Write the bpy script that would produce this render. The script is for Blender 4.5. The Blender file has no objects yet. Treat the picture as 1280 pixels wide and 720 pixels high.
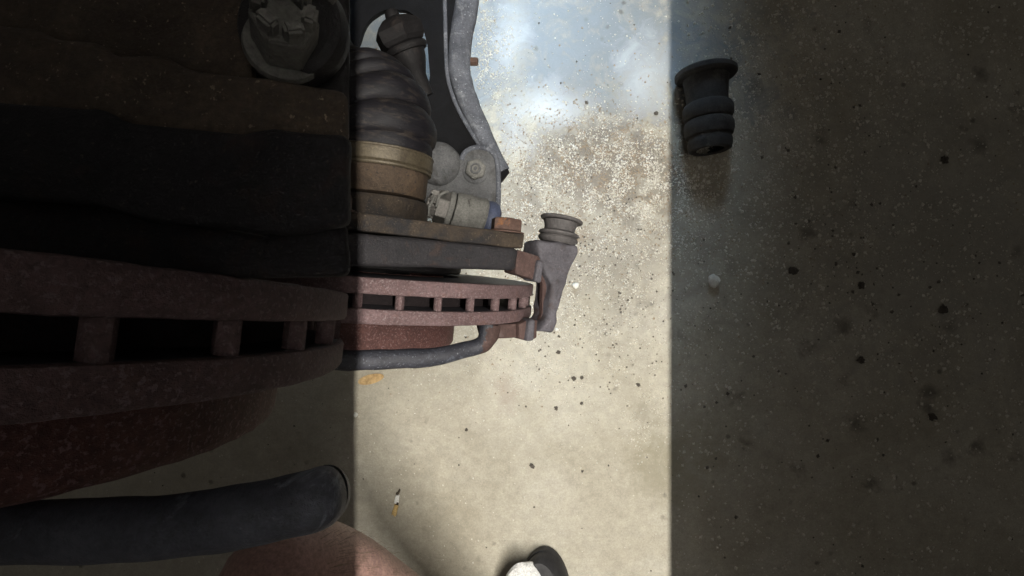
import bpy, bmesh, math, random
import numpy as np
from mathutils import Vector, Matrix, noise

random.seed(7)
rng = np.random.default_rng(11)
scene = bpy.context.scene
COL = scene.collection

# ------------------------------------------------------------------ camera
EYE = 0.85                                   # phone held 0.85 m above the floor, looking straight down
cam_data = bpy.data.cameras.new('camera')
cam_data.sensor_width = 36.0
cam_data.lens = 36.0 * 600 / 1280
cam_data.clip_start = 0.01
cam_data.clip_end = 100
cam = bpy.data.objects.new('camera', cam_data)
cam.location = (0, 0, EYE)
COL.objects.link(cam)
scene.camera = cam

# ------------------------------------------------------------------ light
world = bpy.data.worlds.new('World')
scene.world = world
world.use_nodes = True
bg = world.node_tree.nodes['Background']
bg.inputs['Color'].default_value = (1.0, 0.94, 0.86, 1)
bg.inputs['Strength'].default_value = 0.064


def area(name, loc, target, sx, sy, power, color, spread=180):
    l = bpy.data.lights.new(name, 'AREA')
    l.shape = 'RECTANGLE'
    l.size, l.size_y = sx, sy
    l.energy = power
    l.color = color
    l.spread = math.radians(spread)
    o = bpy.data.objects.new(name, l)
    o.location = loc
    d = Vector(target) - Vector(loc)
    o.rotation_euler = d.to_track_quat('-Z', 'Y').to_euler() if abs(d.x) + abs(d.y) > 1e-6 else (0, 0, 0)
    COL.objects.link(o)
    return o


# added strip lamp, out of view above the camera; its side shades (built below) keep the beam to the bright strip
LAMP_LEFT, LAMP_RIGHT = 0.331, 0.031      # slopes of the two beam edges
LAMP = Vector((0.336, -0.25, EYE + 1.0))
area('added_strip_lamp', LAMP, (LAMP.x - 0.30, LAMP.y, 0), 1.5, 0.005, 58, (1.0, 0.955, 0.87))
# cool daylight from the far side of the car
area('daylight', (0.05, 1.20, 0.60), (0.03, 0.42, 0.0), 0.35, 0.4, 1.25, (0.56, 0.77, 1.0), 34)

vs = scene.view_settings
vs.view_transform = 'Standard'
vs.look = 'None'
vs.exposure = 0.0
vs.gamma = 1.0
vs.use_curve_mapping = False
scene.render.engine = 'CYCLES'
scene.cycles.use_denoising = True
scene.cycles.max_bounces = 6

# ------------------------------------------------------------------ materials


def new_mat(name):
    m = bpy.data.materials.new(name)
    m.use_nodes = True
    nt = m.node_tree
    return m, nt, nt.nodes, nt.links, nt.nodes['Principled BSDF']


def ramp(nt, fac, stops):
    r = nt.nodes.new('ShaderNodeValToRGB')
    e = r.color_ramp.elements
    while len(e) < len(stops):
        e.new(0.5)
    for k, (p, c) in enumerate(stops):
        e[k].position = p
        e[k].color = (c[0], c[1], c[2], 1) if not isinstance(c, (int, float)) else (c, c, c, 1)
    nt.links.new(fac, r.inputs[0])
    return r.outputs[0]


def noise_tex(nt, co, scale, detail=6, rough=0.6, dist=0.0):
    n = nt.nodes.new('ShaderNodeTexNoise')
    n.inputs['Scale'].default_value = scale
    n.inputs['Detail'].default_value = detail
    n.inputs['Roughness'].default_value = rough
    n.inputs['Distortion'].default_value = dist
    nt.links.new(co, n.inputs['Vector'])
    return n.outputs[0]


def mix(nt, fac, a, b, mode='MIX'):
    m = nt.nodes.new('ShaderNodeMix')
    m.data_type = 'RGBA'
    m.blend_type = mode
    for s, val in ((m.inputs[0], fac), (m.inputs[6], a), (m.inputs[7], b)):
        if isinstance(val, (int, float)):
            s.default_value = val
        elif isinstance(val, tuple):
            s.default_value = (val[0], val[1], val[2], 1)
        else:
            nt.links.new(val, s)
    return m.outputs[2]


def math_node(nt, op, a, b=None, clamp=False):
    m = nt.nodes.new('ShaderNodeMath')
    m.operation = op
    m.use_clamp = clamp
    for s, val in ((m.inputs[0], a), (m.inputs[1], b)):
        if val is None:
            continue
        if isinstance(val, (int, float)):
            s.default_value = val
        else:
            nt.links.new(val, s)
    return m.outputs[0]


def iron(name, dark, light, patch=None, patch_lo=0.55, patch_hi=0.68, speck=None, scale=45, patch_scale=70,
         rough=0.75, metallic=0.0, bump=0.5, bump_scale=900, speck_lo=0.62, speck_scale=700, dist=0.0008,
         spec=0.35, stretch=(1, 1, 1)):
    m, nt, N, L, b = new_mat(name)
    tc = N.new('ShaderNodeTexCoord')
    mp = N.new('ShaderNodeMapping')
    mp.inputs['Scale'].default_value = stretch
    L.new(tc.outputs['Object'], mp.inputs[0])
    co = mp.outputs[0]
    base = ramp(nt, noise_tex(nt, co, scale, 8, 0.65, 0.3), [(0.32, dark), (0.68, light)])
    fine = ramp(nt, noise_tex(nt, co, bump_scale * 0.6, 4, 0.7), [(0.3, 0.62), (0.7, 1.25)])
    c = mix(nt, 1.0, base, fine, 'MULTIPLY')
    if patch:
        f = ramp(nt, noise_tex(nt, co, patch_scale, 6, 0.7, 0.6), [(patch_lo, 0.0), (patch_hi, 1.0)])
        c = mix(nt, f, c, patch)
    if speck:
        f = ramp(nt, noise_tex(nt, co, speck_scale, 3, 0.6), [(speck_lo, 0.0), (speck_lo + 0.06, 1.0)])
        c = mix(nt, f, c, speck)
    L.new(c, b.inputs['Base Color'])
    b.inputs['Roughness'].default_value = rough
    b.inputs['Metallic'].default_value = metallic
    b.inputs['Specular IOR Level'].default_value = spec
    bp = N.new('ShaderNodeBump')
    bp.inputs['Strength'].default_value = bump
    bp.inputs['Distance'].default_value = dist
    h = math_node(nt, 'ADD', noise_tex(nt, co, bump_scale, 5, 0.7), noise_tex(nt, co, bump_scale * 0.2, 4, 0.6))
    L.new(h, bp.inputs['Height'])
    L.new(bp.outputs[0], b.inputs['Normal'])
    return m


M = {}
M['rotor'] = iron('rotor_rust', (0.0660, 0.0396, 0.0396), (0.1089, 0.0693, 0.0713), patch=(0.0858, 0.0436, 0.0343),
                  patch_lo=0.55, patch_hi=0.78, speck=(0.125, 0.092, 0.093), speck_lo=0.56, speck_scale=800, bump=0.9,
                  bump_scale=900)
M['hat'] = iron('hat_rust', (0.0510, 0.0204, 0.0170), (0.0978, 0.0425, 0.0365), speck=(0.1445, 0.0850, 0.0850), speck_lo=0.56,
                speck_scale=800, bump=1.0, bump_scale=800)
M['face'] = iron('brake_face', (0.0126, 0.0126, 0.0154), (0.0490, 0.0476, 0.0560), rough=0.5, metallic=0.3, scale=160,
                 bump=0.3, patch=(0.0084, 0.0070, 0.0070), patch_scale=120)
M['cast'] = iron('bracket_iron', (0.0418, 0.0385, 0.0443), (0.0855, 0.0808, 0.0926), patch=(0.0380, 0.0238, 0.0194),
                 patch_lo=0.55, patch_hi=0.70, patch_scale=55, speck=(0.1457, 0.1391, 0.1521), speck_lo=0.66, bump=0.8)
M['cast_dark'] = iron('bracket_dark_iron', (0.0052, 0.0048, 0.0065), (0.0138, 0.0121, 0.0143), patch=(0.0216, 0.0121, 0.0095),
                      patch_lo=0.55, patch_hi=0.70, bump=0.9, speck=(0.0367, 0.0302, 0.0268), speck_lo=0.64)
M['bar'] = iron('bar_iron', (0.0120, 0.0128, 0.0173), (0.0315, 0.0323, 0.0413), patch=(0.1500, 0.1650, 0.2025), patch_lo=0.56,
                patch_hi=0.74, patch_scale=36, rough=0.5, bump=0.6, speck=(0.1050, 0.1087, 0.1275), speck_lo=0.62)
M['ear'] = iron('ear_rust', (0.0320, 0.0160, 0.0136), (0.0680, 0.0400, 0.0352), patch=(0.0960, 0.0760, 0.0720), patch_lo=0.60,
                patch_hi=0.76, patch_scale=90, bump=0.9)
M['knuckle'] = iron('knuckle_rust', (0.0104, 0.0068, 0.0047), (0.0415, 0.0290, 0.0186), patch=(0.0073, 0.0062, 0.0068),
                    patch_lo=0.48, patch_hi=0.62, patch_scale=34, speck=(0.0881, 0.0700, 0.0492), speck_lo=0.64, bump=1.0)
M['race'] = iron('race_rust', (0.0238, 0.0145, 0.0085), (0.0612, 0.0408, 0.0255), patch=(0.1020, 0.0561, 0.0221), patch_lo=0.62,
                 patch_hi=0.80, patch_scale=50, speck=(0.0102, 0.0085, 0.0085), speck_lo=0.62, speck_scale=420, bump=0.9)
M['band'] = iron('clamp_band', (0.0478, 0.0382, 0.0255), (0.0796, 0.0650, 0.0421), patch=(0.0319, 0.0229, 0.0153), rough=0.5,
                 metallic=0.3, bump=0.4, patch_lo=0.54, patch_hi=0.74)
M['rubber'] = iron('boot_rubber', (0.0023, 0.0020, 0.0035), (0.0054, 0.0046, 0.0066), patch=(0.034, 0.027, 0.022),
                   patch_lo=0.52, patch_hi=0.78, patch_scale=60, rough=0.6, bump=0.35, stretch=(1, 3.5, 1), spec=0.25)
M['rubber_blue'] = iron('boot_blue_rubber', (0.030, 0.038, 0.070), (0.055, 0.065, 0.105), rough=0.6, bump=0.2)
M['rubber_grey'] = iron('boot_grey_rubber', (0.0432, 0.0396, 0.0396), (0.0855, 0.0783, 0.0774), rough=0.7, bump=0.5,
                        speck=(0.1440, 0.1305, 0.1260), speck_lo=0.66)
M['arm'] = iron('arm_paint', (0.0016, 0.0016, 0.0022), (0.0044, 0.0044, 0.0055), patch=(0.0099, 0.0104, 0.0126), patch_lo=0.58,
                patch_hi=0.78, patch_scale=30, rough=0.7, bump=0.6, speck=(0.0192, 0.0207, 0.0234), speck_lo=0.68, spec=0.15)
M['arm_dusty'] = iron('arm_dusty', (0.0510, 0.0544, 0.0663), (0.1190, 0.1258, 0.1445), patch=(0.2040, 0.2125, 0.2295),
                      patch_lo=0.56, patch_hi=0.72, patch_scale=60, rough=0.8, bump=0.7, speck=(0.3060, 0.3230, 0.3485),
                      speck_lo=0.64, speck_scale=420)
M['dusty'] = iron('dusty_casting', (0.0562, 0.0577, 0.0615), (0.1125, 0.1125, 0.1140), patch=(0.0300, 0.0270, 0.0240),
                  patch_lo=0.52, patch_hi=0.70, patch_scale=40, rough=0.85, bump=0.7, speck=(0.1575, 0.1575, 0.1575), speck_lo=0.66)
M['collar'] = iron('dusty_collar', (0.0978, 0.0960, 0.0892), (0.1615, 0.1581, 0.1462), patch=(0.0382, 0.0340, 0.0306),
                   patch_lo=0.60, patch_hi=0.70, patch_scale=60, rough=0.85, bump=0.7)
M['steel'] = iron('dull_steel', (0.075, 0.070, 0.064), (0.16, 0.15, 0.14), patch=(0.03, 0.026, 0.022), rough=0.5,
                  metallic=0.4, bump=0.4)
M['bolt'] = iron('rusty_bolt', (0.050, 0.026, 0.019), (0.105, 0.066, 0.052), patch=(0.21, 0.082, 0.020), patch_lo=0.58,
                 patch_hi=0.72, patch_scale=110, bump=0.9)
M['black'] = iron('grimy_black', (0.006, 0.005, 0.006), (0.016, 0.014, 0.015), patch=(0.045, 0.034, 0.028),
                  patch_lo=0.60, patch_hi=0.80, patch_scale=60, rough=0.6, bump=0.6)
M['skin'] = iron('skin', (0.26, 0.155, 0.130), (0.36, 0.225, 0.195), patch=(0.26, 0.145, 0.150), patch_lo=0.58,
                 patch_hi=0.78, patch_scale=24, rough=0.55, bump=0.25, bump_scale=420, scale=20,
                 speck=(0.20, 0.11, 0.09), speck_lo=0.70, speck_scale=260)
M['hair'] = iron('leg_hair', (0.09, 0.062, 0.042), (0.17, 0.125, 0.085), bump=0)
M['shoe_white'] = iron('shoe_white', (0.60, 0.60, 0.59), (0.74, 0.74, 0.72), patch=(0.50, 0.48, 0.44), patch_lo=0.62,
                       patch_hi=0.80, rough=0.7, bump=0.5, bump_scale=600)
M['shoe_black'] = iron('shoe_black', (0.012, 0.012, 0.014), (0.035, 0.034, 0.036), rough=0.55, bump=0.3)
M['leaf'] = iron('leaf_tan', (0.36, 0.23, 0.10), (0.50, 0.35, 0.17), rough=0.7, bump=0.4, bump_scale=300)
M['paper'] = iron('butt_paper', (0.70, 0.69, 0.64), (0.82, 0.81, 0.77), rough=0.8, bump=0.3)
M['filter'] = iron('butt_filter', (0.42, 0.27, 0.09), (0.62, 0.46, 0.22), rough=0.8, bump=0.3)
M['char'] = iron('butt_char', (0.03, 0.025, 0.02), (0.08, 0.06, 0.04), rough=0.9)
M['stone_white'] = iron('pebble_white', (0.60, 0.59, 0.53), (0.80, 0.79, 0.74), rough=0.8, bump=0.5)
M['sand_pale'] = iron('sand_pale', (0.50, 0.46, 0.38), (0.72, 0.69, 0.62), rough=0.55, bump=0.0, scale=60)
M['sand_brown'] = iron('sand_brown', (0.22, 0.17, 0.12), (0.42, 0.34, 0.25), rough=0.7, bump=0.0, scale=60)
M['grit'] = iron('dark_grit', (0.040, 0.035, 0.029), (0.13, 0.11, 0.09), rough=0.9, bump=0.6)



def floor_material():
    m, nt, N, L, b = new_mat('concrete_floor')
    tc = N.new('ShaderNodeTexCoord')
    co = tc.outputs['Object']
    n1 = noise_tex(nt, co, 5.0, 8, 0.62, 0.4)
    c = ramp(nt, n1, [(0.30, (0.310, 0.280, 0.215)), (0.52, (0.390, 0.360, 0.290)), (0.72, (0.445, 0.420, 0.355))])
    # fine cement mottling
    f = ramp(nt, noise_tex(nt, co, 300, 6, 0.85), [(0.30, 0.74), (0.70, 1.18)])
    c = mix(nt, 1.0, c, f, 'MULTIPLY')
    f = ramp(nt, noise_tex(nt, co, 110, 7, 0.8, 0.5), [(0.30, 0.86), (0.70, 1.10)])
    c = mix(nt, 1.0, c, f, 'MULTIPLY')
    f = ramp(nt, noise_tex(nt, co, 45, 6, 0.7), [(0.3, 0.86), (0.7, 1.12)])
    c = mix(nt, 1.0, c, f, 'MULTIPLY')

    def spot(x, y, rx, ry, soft=0.5, wob=0.75, sc=20):
        # soft-edged stain centred at (x, y) with a wandering outline
        mp = N.new('ShaderNodeMapping')
        mp.vector_type = 'TEXTURE'
        mp.inputs['Location'].default_value = (x, y, 0)
        mp.inputs['Scale'].default_value = (rx, ry, 1)
        L.new(co, mp.inputs[0])
        ln = N.new('ShaderNodeVectorMath')
        ln.operation = 'LENGTH'
        L.new(mp.outputs[0], ln.inputs[0])
        w = math_node(nt, 'MULTIPLY', math_node(nt, 'SUBTRACT', noise_tex(nt, co, sc, 9, 0.72, 0.8), 0.5), wob * 4)
        d = math_node(nt, 'ADD', ln.outputs['Value'], w)
        return ramp(nt, d, [(1 - soft, 1.0), (1.0, 0.0)])

    # worn grey far side with blue sky sheen painted in, pale powder clouds, brown sandy earth, oil shadow
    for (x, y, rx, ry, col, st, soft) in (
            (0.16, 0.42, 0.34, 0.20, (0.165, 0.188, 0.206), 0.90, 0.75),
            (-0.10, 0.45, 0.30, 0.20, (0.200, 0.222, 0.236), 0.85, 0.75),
            (0.18, 0.06, 0.24, 0.20, (0.190, 0.172, 0.142), 0.80, 0.9),
            (0.155, 0.225, 0.20, 0.110, (0.130, 0.108, 0.082), 0.90, 0.7),
            (0.04, 0.135, 0.12, 0.10, (0.200, 0.178, 0.146), 0.7, 0.8),
            (0.060, 0.320, 0.095, 0.050, (0.55, 0.57, 0.58), 0.70, 1.0),  # pale powder, its white also carries the painted floor sheen
            (0.01, 0.255, 0.05, 0.040, (0.46, 0.465, 0.46), 0.55, 1.0),
            (0.240, 0.375, 0.075, 0.095, (0.50, 0.52, 0.535), 0.55, 1.0),
            (0.00, 0.44, 0.04, 0.09, (0.520, 0.530, 0.530), 0.5, 0.9),
            (0.11, 0.355, 0.050, 0.045, (0.190, 0.195, 0.195), 0.55, 0.9),
            (0.10, 0.09, 0.045, 0.05, (0.250, 0.190, 0.130), 0.55, 0.9),
            (-0.01, -0.185, 0.03, 0.05, (0.240, 0.180, 0.140), 0.45, 0.9),
            (0.28, -0.30, 0.10, 0.11, (0.200, 0.180, 0.120), 0.65, 0.9),
            (0.235, -0.23, 0.03, 0.03, (0.21, 0.19, 0.145), 0.6, 0.9),
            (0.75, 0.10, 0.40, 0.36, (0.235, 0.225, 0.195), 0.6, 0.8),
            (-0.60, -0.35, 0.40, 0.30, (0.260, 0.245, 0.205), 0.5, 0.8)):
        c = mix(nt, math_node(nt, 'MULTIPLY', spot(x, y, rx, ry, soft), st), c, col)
    # scattered dark oil drips
    vo = N.new('ShaderNodeTexVoronoi')
    vo.inputs['Scale'].default_value = 26
    vo.inputs['Randomness'].default_value = 1.0
    L.new(co, vo.inputs['Vector'])
    wob = math_node(nt, 'MULTIPLY', math_node(nt, 'SUBTRACT', noise_tex(nt, co, 90, 4, 0.6), 0.5), 0.22)
    d = math_node(nt, 'ADD', vo.outputs['Distance'], wob)
    drip = ramp(nt, d, [(0.06, 1.0), (0.15, 0.0)])
    few = ramp(nt, noise_tex(nt, co, 7.0, 3, 0.5), [(0.50, 0.0), (0.62, 1.0)])
    c = mix(nt, math_node(nt, 'MULTIPLY', math_node(nt, 'MULTIPLY', drip, few), 0.75), c, (0.075, 0.065, 0.05))
    vo2 = N.new('ShaderNodeTexVoronoi')
    vo2.inputs['Scale'].default_value = 11
    L.new(co, vo2.inputs['Vector'])
    wob = math_node(nt, 'MULTIPLY', math_node(nt, 'SUBTRACT', noise_tex(nt, co, 45, 6, 0.7), 0.5), 0.5)
    d = math_node(nt, 'ADD', vo2.outputs['Distance'], wob)
    drip = ramp(nt, d, [(0.05, 1.0), (0.24, 0.0)])
    c = mix(nt, math_node(nt, 'MULTIPLY', math_node(nt, 'MULTIPLY', drip, spot(0.72, 0.05, 0.42, 0.6, 0.4)), 0.8), c, (0.10, 0.088, 0.07))
    # pores and pale aggregate
    p = ramp(nt, noise_tex(nt, co, 380, 2, 0.5), [(0.24, 1.0), (0.32, 0.0)])
    c = mix(nt, math_node(nt, 'MULTIPLY', p, 0.6), c, (0.12, 0.105, 0.08))
    p = ramp(nt, noise_tex(nt, co, 420, 2, 0.5), [(0.69, 0.0), (0.74, 1.0)])
    c = mix(nt, math_node(nt, 'MULTIPLY', p, 0.7), c, (0.56, 0.54, 0.47))
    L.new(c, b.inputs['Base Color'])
    r = ramp(nt, noise_tex(nt, co, 9, 5, 0.6), [(0.35, 0.42), (0.65, 0.75)])
    L.new(r, b.inputs['Roughness'])
    b.inputs['Specular IOR Level'].default_value = 0.4
    bp = N.new('ShaderNodeBump')
    bp.inputs['Strength'].default_value = 0.5
    bp.inputs['Distance'].default_value = 0.0012
    h = math_node(nt, 'ADD', noise_tex(nt, co, 300, 5, 0.7), noise_tex(nt, co, 40, 5, 0.6))
    L.new(h, bp.inputs['Height'])
    L.new(bp.outputs[0], b.inputs['Normal'])
    return m


M['rubber_dark'] = iron('dark_rubber', (0.022, 0.021, 0.021), (0.050, 0.047, 0.045), patch=(0.10, 0.092, 0.08), patch_lo=0.56, patch_hi=0.80, patch_scale=25, rough=0.85, bump=0.8, spec=0.2)
M['vent'] = iron('vent_gap_shade', (0.010, 0.007, 0.008), (0.022, 0.015, 0.016), rough=0.9, bump=0.8)  # shade of the vent gaps, painted as a near-black colour
M['nut_dust_lifted'] = iron('dusty_nut_lifted', (0.10, 0.097, 0.09), (0.18, 0.175, 0.16), patch=(0.06, 0.055, 0.05), rough=0.85, bump=0.6)  # dusty nut made paler; missing light is put into the colour
M['link'] = iron('grimy_nut', (0.0030, 0.0026, 0.0030), (0.0085, 0.0075, 0.0080), patch=(0.030, 0.023, 0.020), patch_lo=0.58, patch_hi=0.80, rough=0.65, bump=0.6, spec=0.2)
M['grit_soft'] = iron('brown_grit', (0.085, 0.075, 0.062), (0.17, 0.15, 0.125), rough=0.9, bump=0.6)
M['near_rust_lifted'] = iron('plate_rust_lifted', (0.040, 0.028, 0.020), (0.100, 0.074, 0.052), patch=(0.042, 0.032, 0.025), patch_lo=0.42, patch_hi=0.72, patch_scale=150, speck=(0.20, 0.165, 0.12), speck_lo=0.64, bump=1.0)  # lighter knuckle rust; brightness missing in the shade is put into the colour
M['near_bar'] = iron('scuffed_bar', (0.035, 0.037, 0.048), (0.080, 0.084, 0.105), patch=(0.26, 0.28, 0.33), patch_lo=0.58, patch_hi=0.74, patch_scale=70, rough=0.55, bump=0.6)
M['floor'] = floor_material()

# ------------------------------------------------------------------ mesh helpers


def finish(name, bm, mat, parent=None, smooth=True, angle=35, mats=None):
    bmesh.ops.recalc_face_normals(bm, faces=bm.faces)
    me = bpy.data.meshes.new(name)
    bm.to_mesh(me)
    bm.free()
    for mm in (mats or [mat]):
        me.materials.append(M[mm])
    if smooth:
        me.polygons.foreach_set('use_smooth', [True] * len(me.polygons))
        try:
            me.set_sharp_from_angle(angle=math.radians(angle))
        except Exception:
            pass
    o = bpy.data.objects.new(name, me)
    COL.objects.link(o)
    if parent:
        o.parent = parent
    return o


def root(name, label, cat, mat4=None, group=None):
    o = bpy.data.objects.new(name, None)
    o.empty_display_size = 0.02
    COL.objects.link(o)
    if mat4 is not None:
        o.matrix_world = mat4
    return tag(o, label, cat, group)


def tag(o, label=None, cat=None, group=None, kind=None):
    for k, val in (('label', label), ('category', cat), ('group', group), ('kind', kind)):
        if val:
            o[k] = val
    return o


def rough_up(bm, amp, freq, seed=0.0):
    bm.normal_update()
    for vtx in bm.verts:
        p = vtx.co * freq + Vector((seed, seed * 1.7, seed * 0.3))
        vtx.co += vtx.normal * amp * noise.noise(p)


def lathe(profile, seg=64, axis_pts=None, closed=False):
    """revolve (r, y) pairs round the local Y axis"""
    bm = bmesh.new()
    rings = []
    for (r, y) in profile:
        if r < 1e-6:
            rings.append([bm.verts.new((0, y, 0))])
        else:
            rings.append([bm.verts.new((r * math.sin(2 * math.pi * k / seg), y, r * math.cos(2 * math.pi * k / seg)))
                          for k in range(seg)])
    n = len(rings)
    for a in range(n if closed else n - 1):
        A, B = rings[a], rings[(a + 1) % n]
        for k in range(seg):
            k2 = (k + 1) % seg
            if len(A) == 1 and len(B) == 1:
                continue
            if len(A) == 1:
                bm.faces.new((A[0], B[k], B[k2]))
            elif len(B) == 1:
                bm.faces.new((A[k], B[0], A[k2]))
            else:
                bm.faces.new((A[k], B[k], B[k2], A[k2]))
    return bm


def prism(pts, z0, z1, bevel=0.0, seg=2, hole=None, amp=0.0, freq=90, cuts=0):
    """outline in the local XY plane raised from z0 to z1, edges rounded"""
    bm = bmesh.new()
    if hole:
        loops = []
        for ring in (pts, hole):
            vv = [bm.verts.new((x, y, z1)) for x, y in ring]
            loops += [bm.edges.new((vv[k], vv[(k + 1) % len(vv)])) for k in range(len(vv))]
        bmesh.ops.triangle_fill(bm, use_beauty=True, edges=loops)
        faces = list(bm.faces)
    else:
        faces = [bm.faces.new([bm.verts.new((x, y, z1)) for x, y in pts])]
    ex = bmesh.ops.extrude_face_region(bm, geom=faces)
    for e in ex['geom']:
        if isinstance(e, bmesh.types.BMVert):
            e.co.z = z0
    bmesh.ops.recalc_face_normals(bm, faces=bm.faces)
    if bevel > 0:
        ed = [e for e in bm.edges if len(e.link_faces) == 2 and e.calc_face_angle(0) > 0.35]
        bmesh.ops.bevel(bm, geom=ed, offset=bevel, segments=seg, profile=0.5, affect='EDGES', clamp_overlap=True)
    if cuts:
        bmesh.ops.triangulate(bm, faces=bm.faces)
        bmesh.ops.subdivide_edges(bm, edges=[e for e in bm.edges if e.calc_length() > 0.006], cuts=cuts,
                                  use_grid_fill=True)
    if amp:
        rough_up(bm, amp, freq)
    return bm


def tube(path, radii, seg=10, cap=True, squash=None):
    """swept tube through 3-D points"""
    bm = bmesh.new()
    pts = [Vector(p) for p in path]
    rings = []
    up = Vector((0.137, 0.31, 0.94)).normalized()
    for k, p in enumerate(pts):
        d = (pts[min(k + 1, len(pts) - 1)] - pts[max(k - 1, 0)]).normalized()
        s = d.cross(up)
        if s.length < 1e-4:
            s = d.cross(Vector((1, 0, 0)))
        s.normalize()
        t = s.cross(d).normalized()
        r = radii[k] if isinstance(radii, (list, tuple)) else radii
        a, b_ = (r, r) if squash is None else (r * squash[0], r * squash[1])
        rings.append([bm.verts.new(p + s * a * math.cos(2 * math.pi * j / seg) + t * b_ * math.sin(2 * math.pi * j / seg))
                      for j in range(seg)])
    for A, B in zip(rings, rings[1:]):
        for j in range(seg):
            bm.faces.new((A[j], A[(j + 1) % seg], B[(j + 1) % seg], B[j]))
    if cap:
        bm.faces.new(rings[0])
        bm.faces.new(rings[-1])
    return bm


def catmull(pts, n=6):
    out = []
    P = [pts[0]] + list(pts) + [pts[-1]]
    for k in range(1, len(P) - 2):
        p0, p1, p2, p3 = (np.array(P[j], float) for j in (k - 1, k, k + 1, k + 2))
        for j in range(n):
            t = j / n
            out.append(tuple(0.5 * ((2 * p1) + (-p0 + p2) * t + (2 * p0 - 5 * p1 + 4 * p2 - p3) * t * t
                                    + (-p0 + 3 * p1 - 3 * p2 + p3) * t ** 3)))
    out.append(tuple(P[-2]))
    return out


def hexagon(r, y0, y1, chamfer=0.001, corner=0.0):
    """hexagonal head along local Y with a chamfered top"""
    bm = bmesh.new()
    rings = []
    for (rr, y) in ((r, y0), (r, y1 - chamfer), (r - chamfer * 1.3, y1)):
        rings.append([bm.verts.new((rr * math.cos(math.pi / 3 * k), y, rr * math.sin(math.pi / 3 * k))) for k in range(6)])
    for A, B in zip(rings, rings[1:]):
        for k in range(6):
            bm.faces.new((A[k], A[(k + 1) % 6], B[(k + 1) % 6], B[k]))
    bm.faces.new(rings[0])
    bm.faces.new(rings[-1])
    bmesh.ops.recalc_face_normals(bm, faces=bm.faces)
    ed = [e for e in bm.edges if e.calc_face_angle(0) > 0.3]
    bmesh.ops.bevel(bm, geom=ed, offset=chamfer * 0.45, segments=2, affect='EDGES')
    return bm


def at(px, py, d):
    """point that far below the camera, at this spot of the photograph (1280 x 720)"""
    return Vector(((px - 640) / 600 * d, (360 - py) / 600 * d, EYE - d))


def frame(origin, y_dir, z_hint):
    y = Vector(y_dir).normalized()
    x = y.cross(Vector(z_hint)).normalized()
    z = x.cross(y).normalized()
    m = Matrix((x, y, z)).transposed().to_4x4()
    m.translation = Vector(origin)
    return m


def transform(bm, mat4):
    bmesh.ops.transform(bm, matrix=mat4, verts=bm.verts)
    return bm




def on_floor_xy(px, py):
    return Vector(((px - 640) / 600 * EYE, (360 - py) / 600 * EYE, 0))


# ------------------------------------------------------------------ floor
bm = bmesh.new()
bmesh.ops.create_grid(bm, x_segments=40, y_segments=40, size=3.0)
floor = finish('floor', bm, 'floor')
tag(floor, 'stained beige concrete floor strewn with sand under the brake', kind='structure')

# unseen housing of the added lamp, masking the beam: a black trough whose two shades end half a metre above the camera
lamp = root('added_beam_lamp', 'added unseen strip lamp with black shades that keep both sides dark', 'lamp',
            Matrix.Translation((LAMP.x, LAMP.y, LAMP.z)))


def slab(name, x0, z0, x1, z1, th, parent):
    dx, dz = x1 - x0, z1 - z0
    ln_ = math.hypot(dx, dz)
    nx, nz = -dz / ln_ * th, dx / ln_ * th
    bm = bmesh.new()
    q = [(x0, z0), (x1, z1), (x1 + nx, z1 + nz), (x0 + nx, z0 + nz)]
    A = [bm.verts.new((x, -0.80, z)) for x, z in q]
    B = [bm.verts.new((x, 0.80, z)) for x, z in q]
    for k in range(4):
        bm.faces.new((A[k], A[(k + 1) % 4], B[(k + 1) % 4], B[k]))
    bm.faces.new(A)
    bm.faces.new(B)
    return finish(name, bm, 'black', parent, smooth=False)


SH = -0.60                                   # added shades reach this far below the lamp
slab('shade', -0.012, 0.02, LAMP_LEFT * SH, SH, -0.003, lamp)
slab('shade', 0.012, 0.02, LAMP_RIGHT * SH, SH, 0.003, lamp)
slab('housing', -0.03, 0.024, 0.03, 0.024, 0.004, lamp)

# the hub frame: local Y runs along the axle towards the car, local Z up
vN = Vector((0.085, 1, 0.045)).normalized()
uN = Vector((1, -0.085, 0)).normalized()
wN = uN.cross(vN)
HUB = Matrix((uN, vN, wN)).transposed().to_4x4()
HUB.translation = Vector((-0.122, 0.0014, 0.43))

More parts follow.
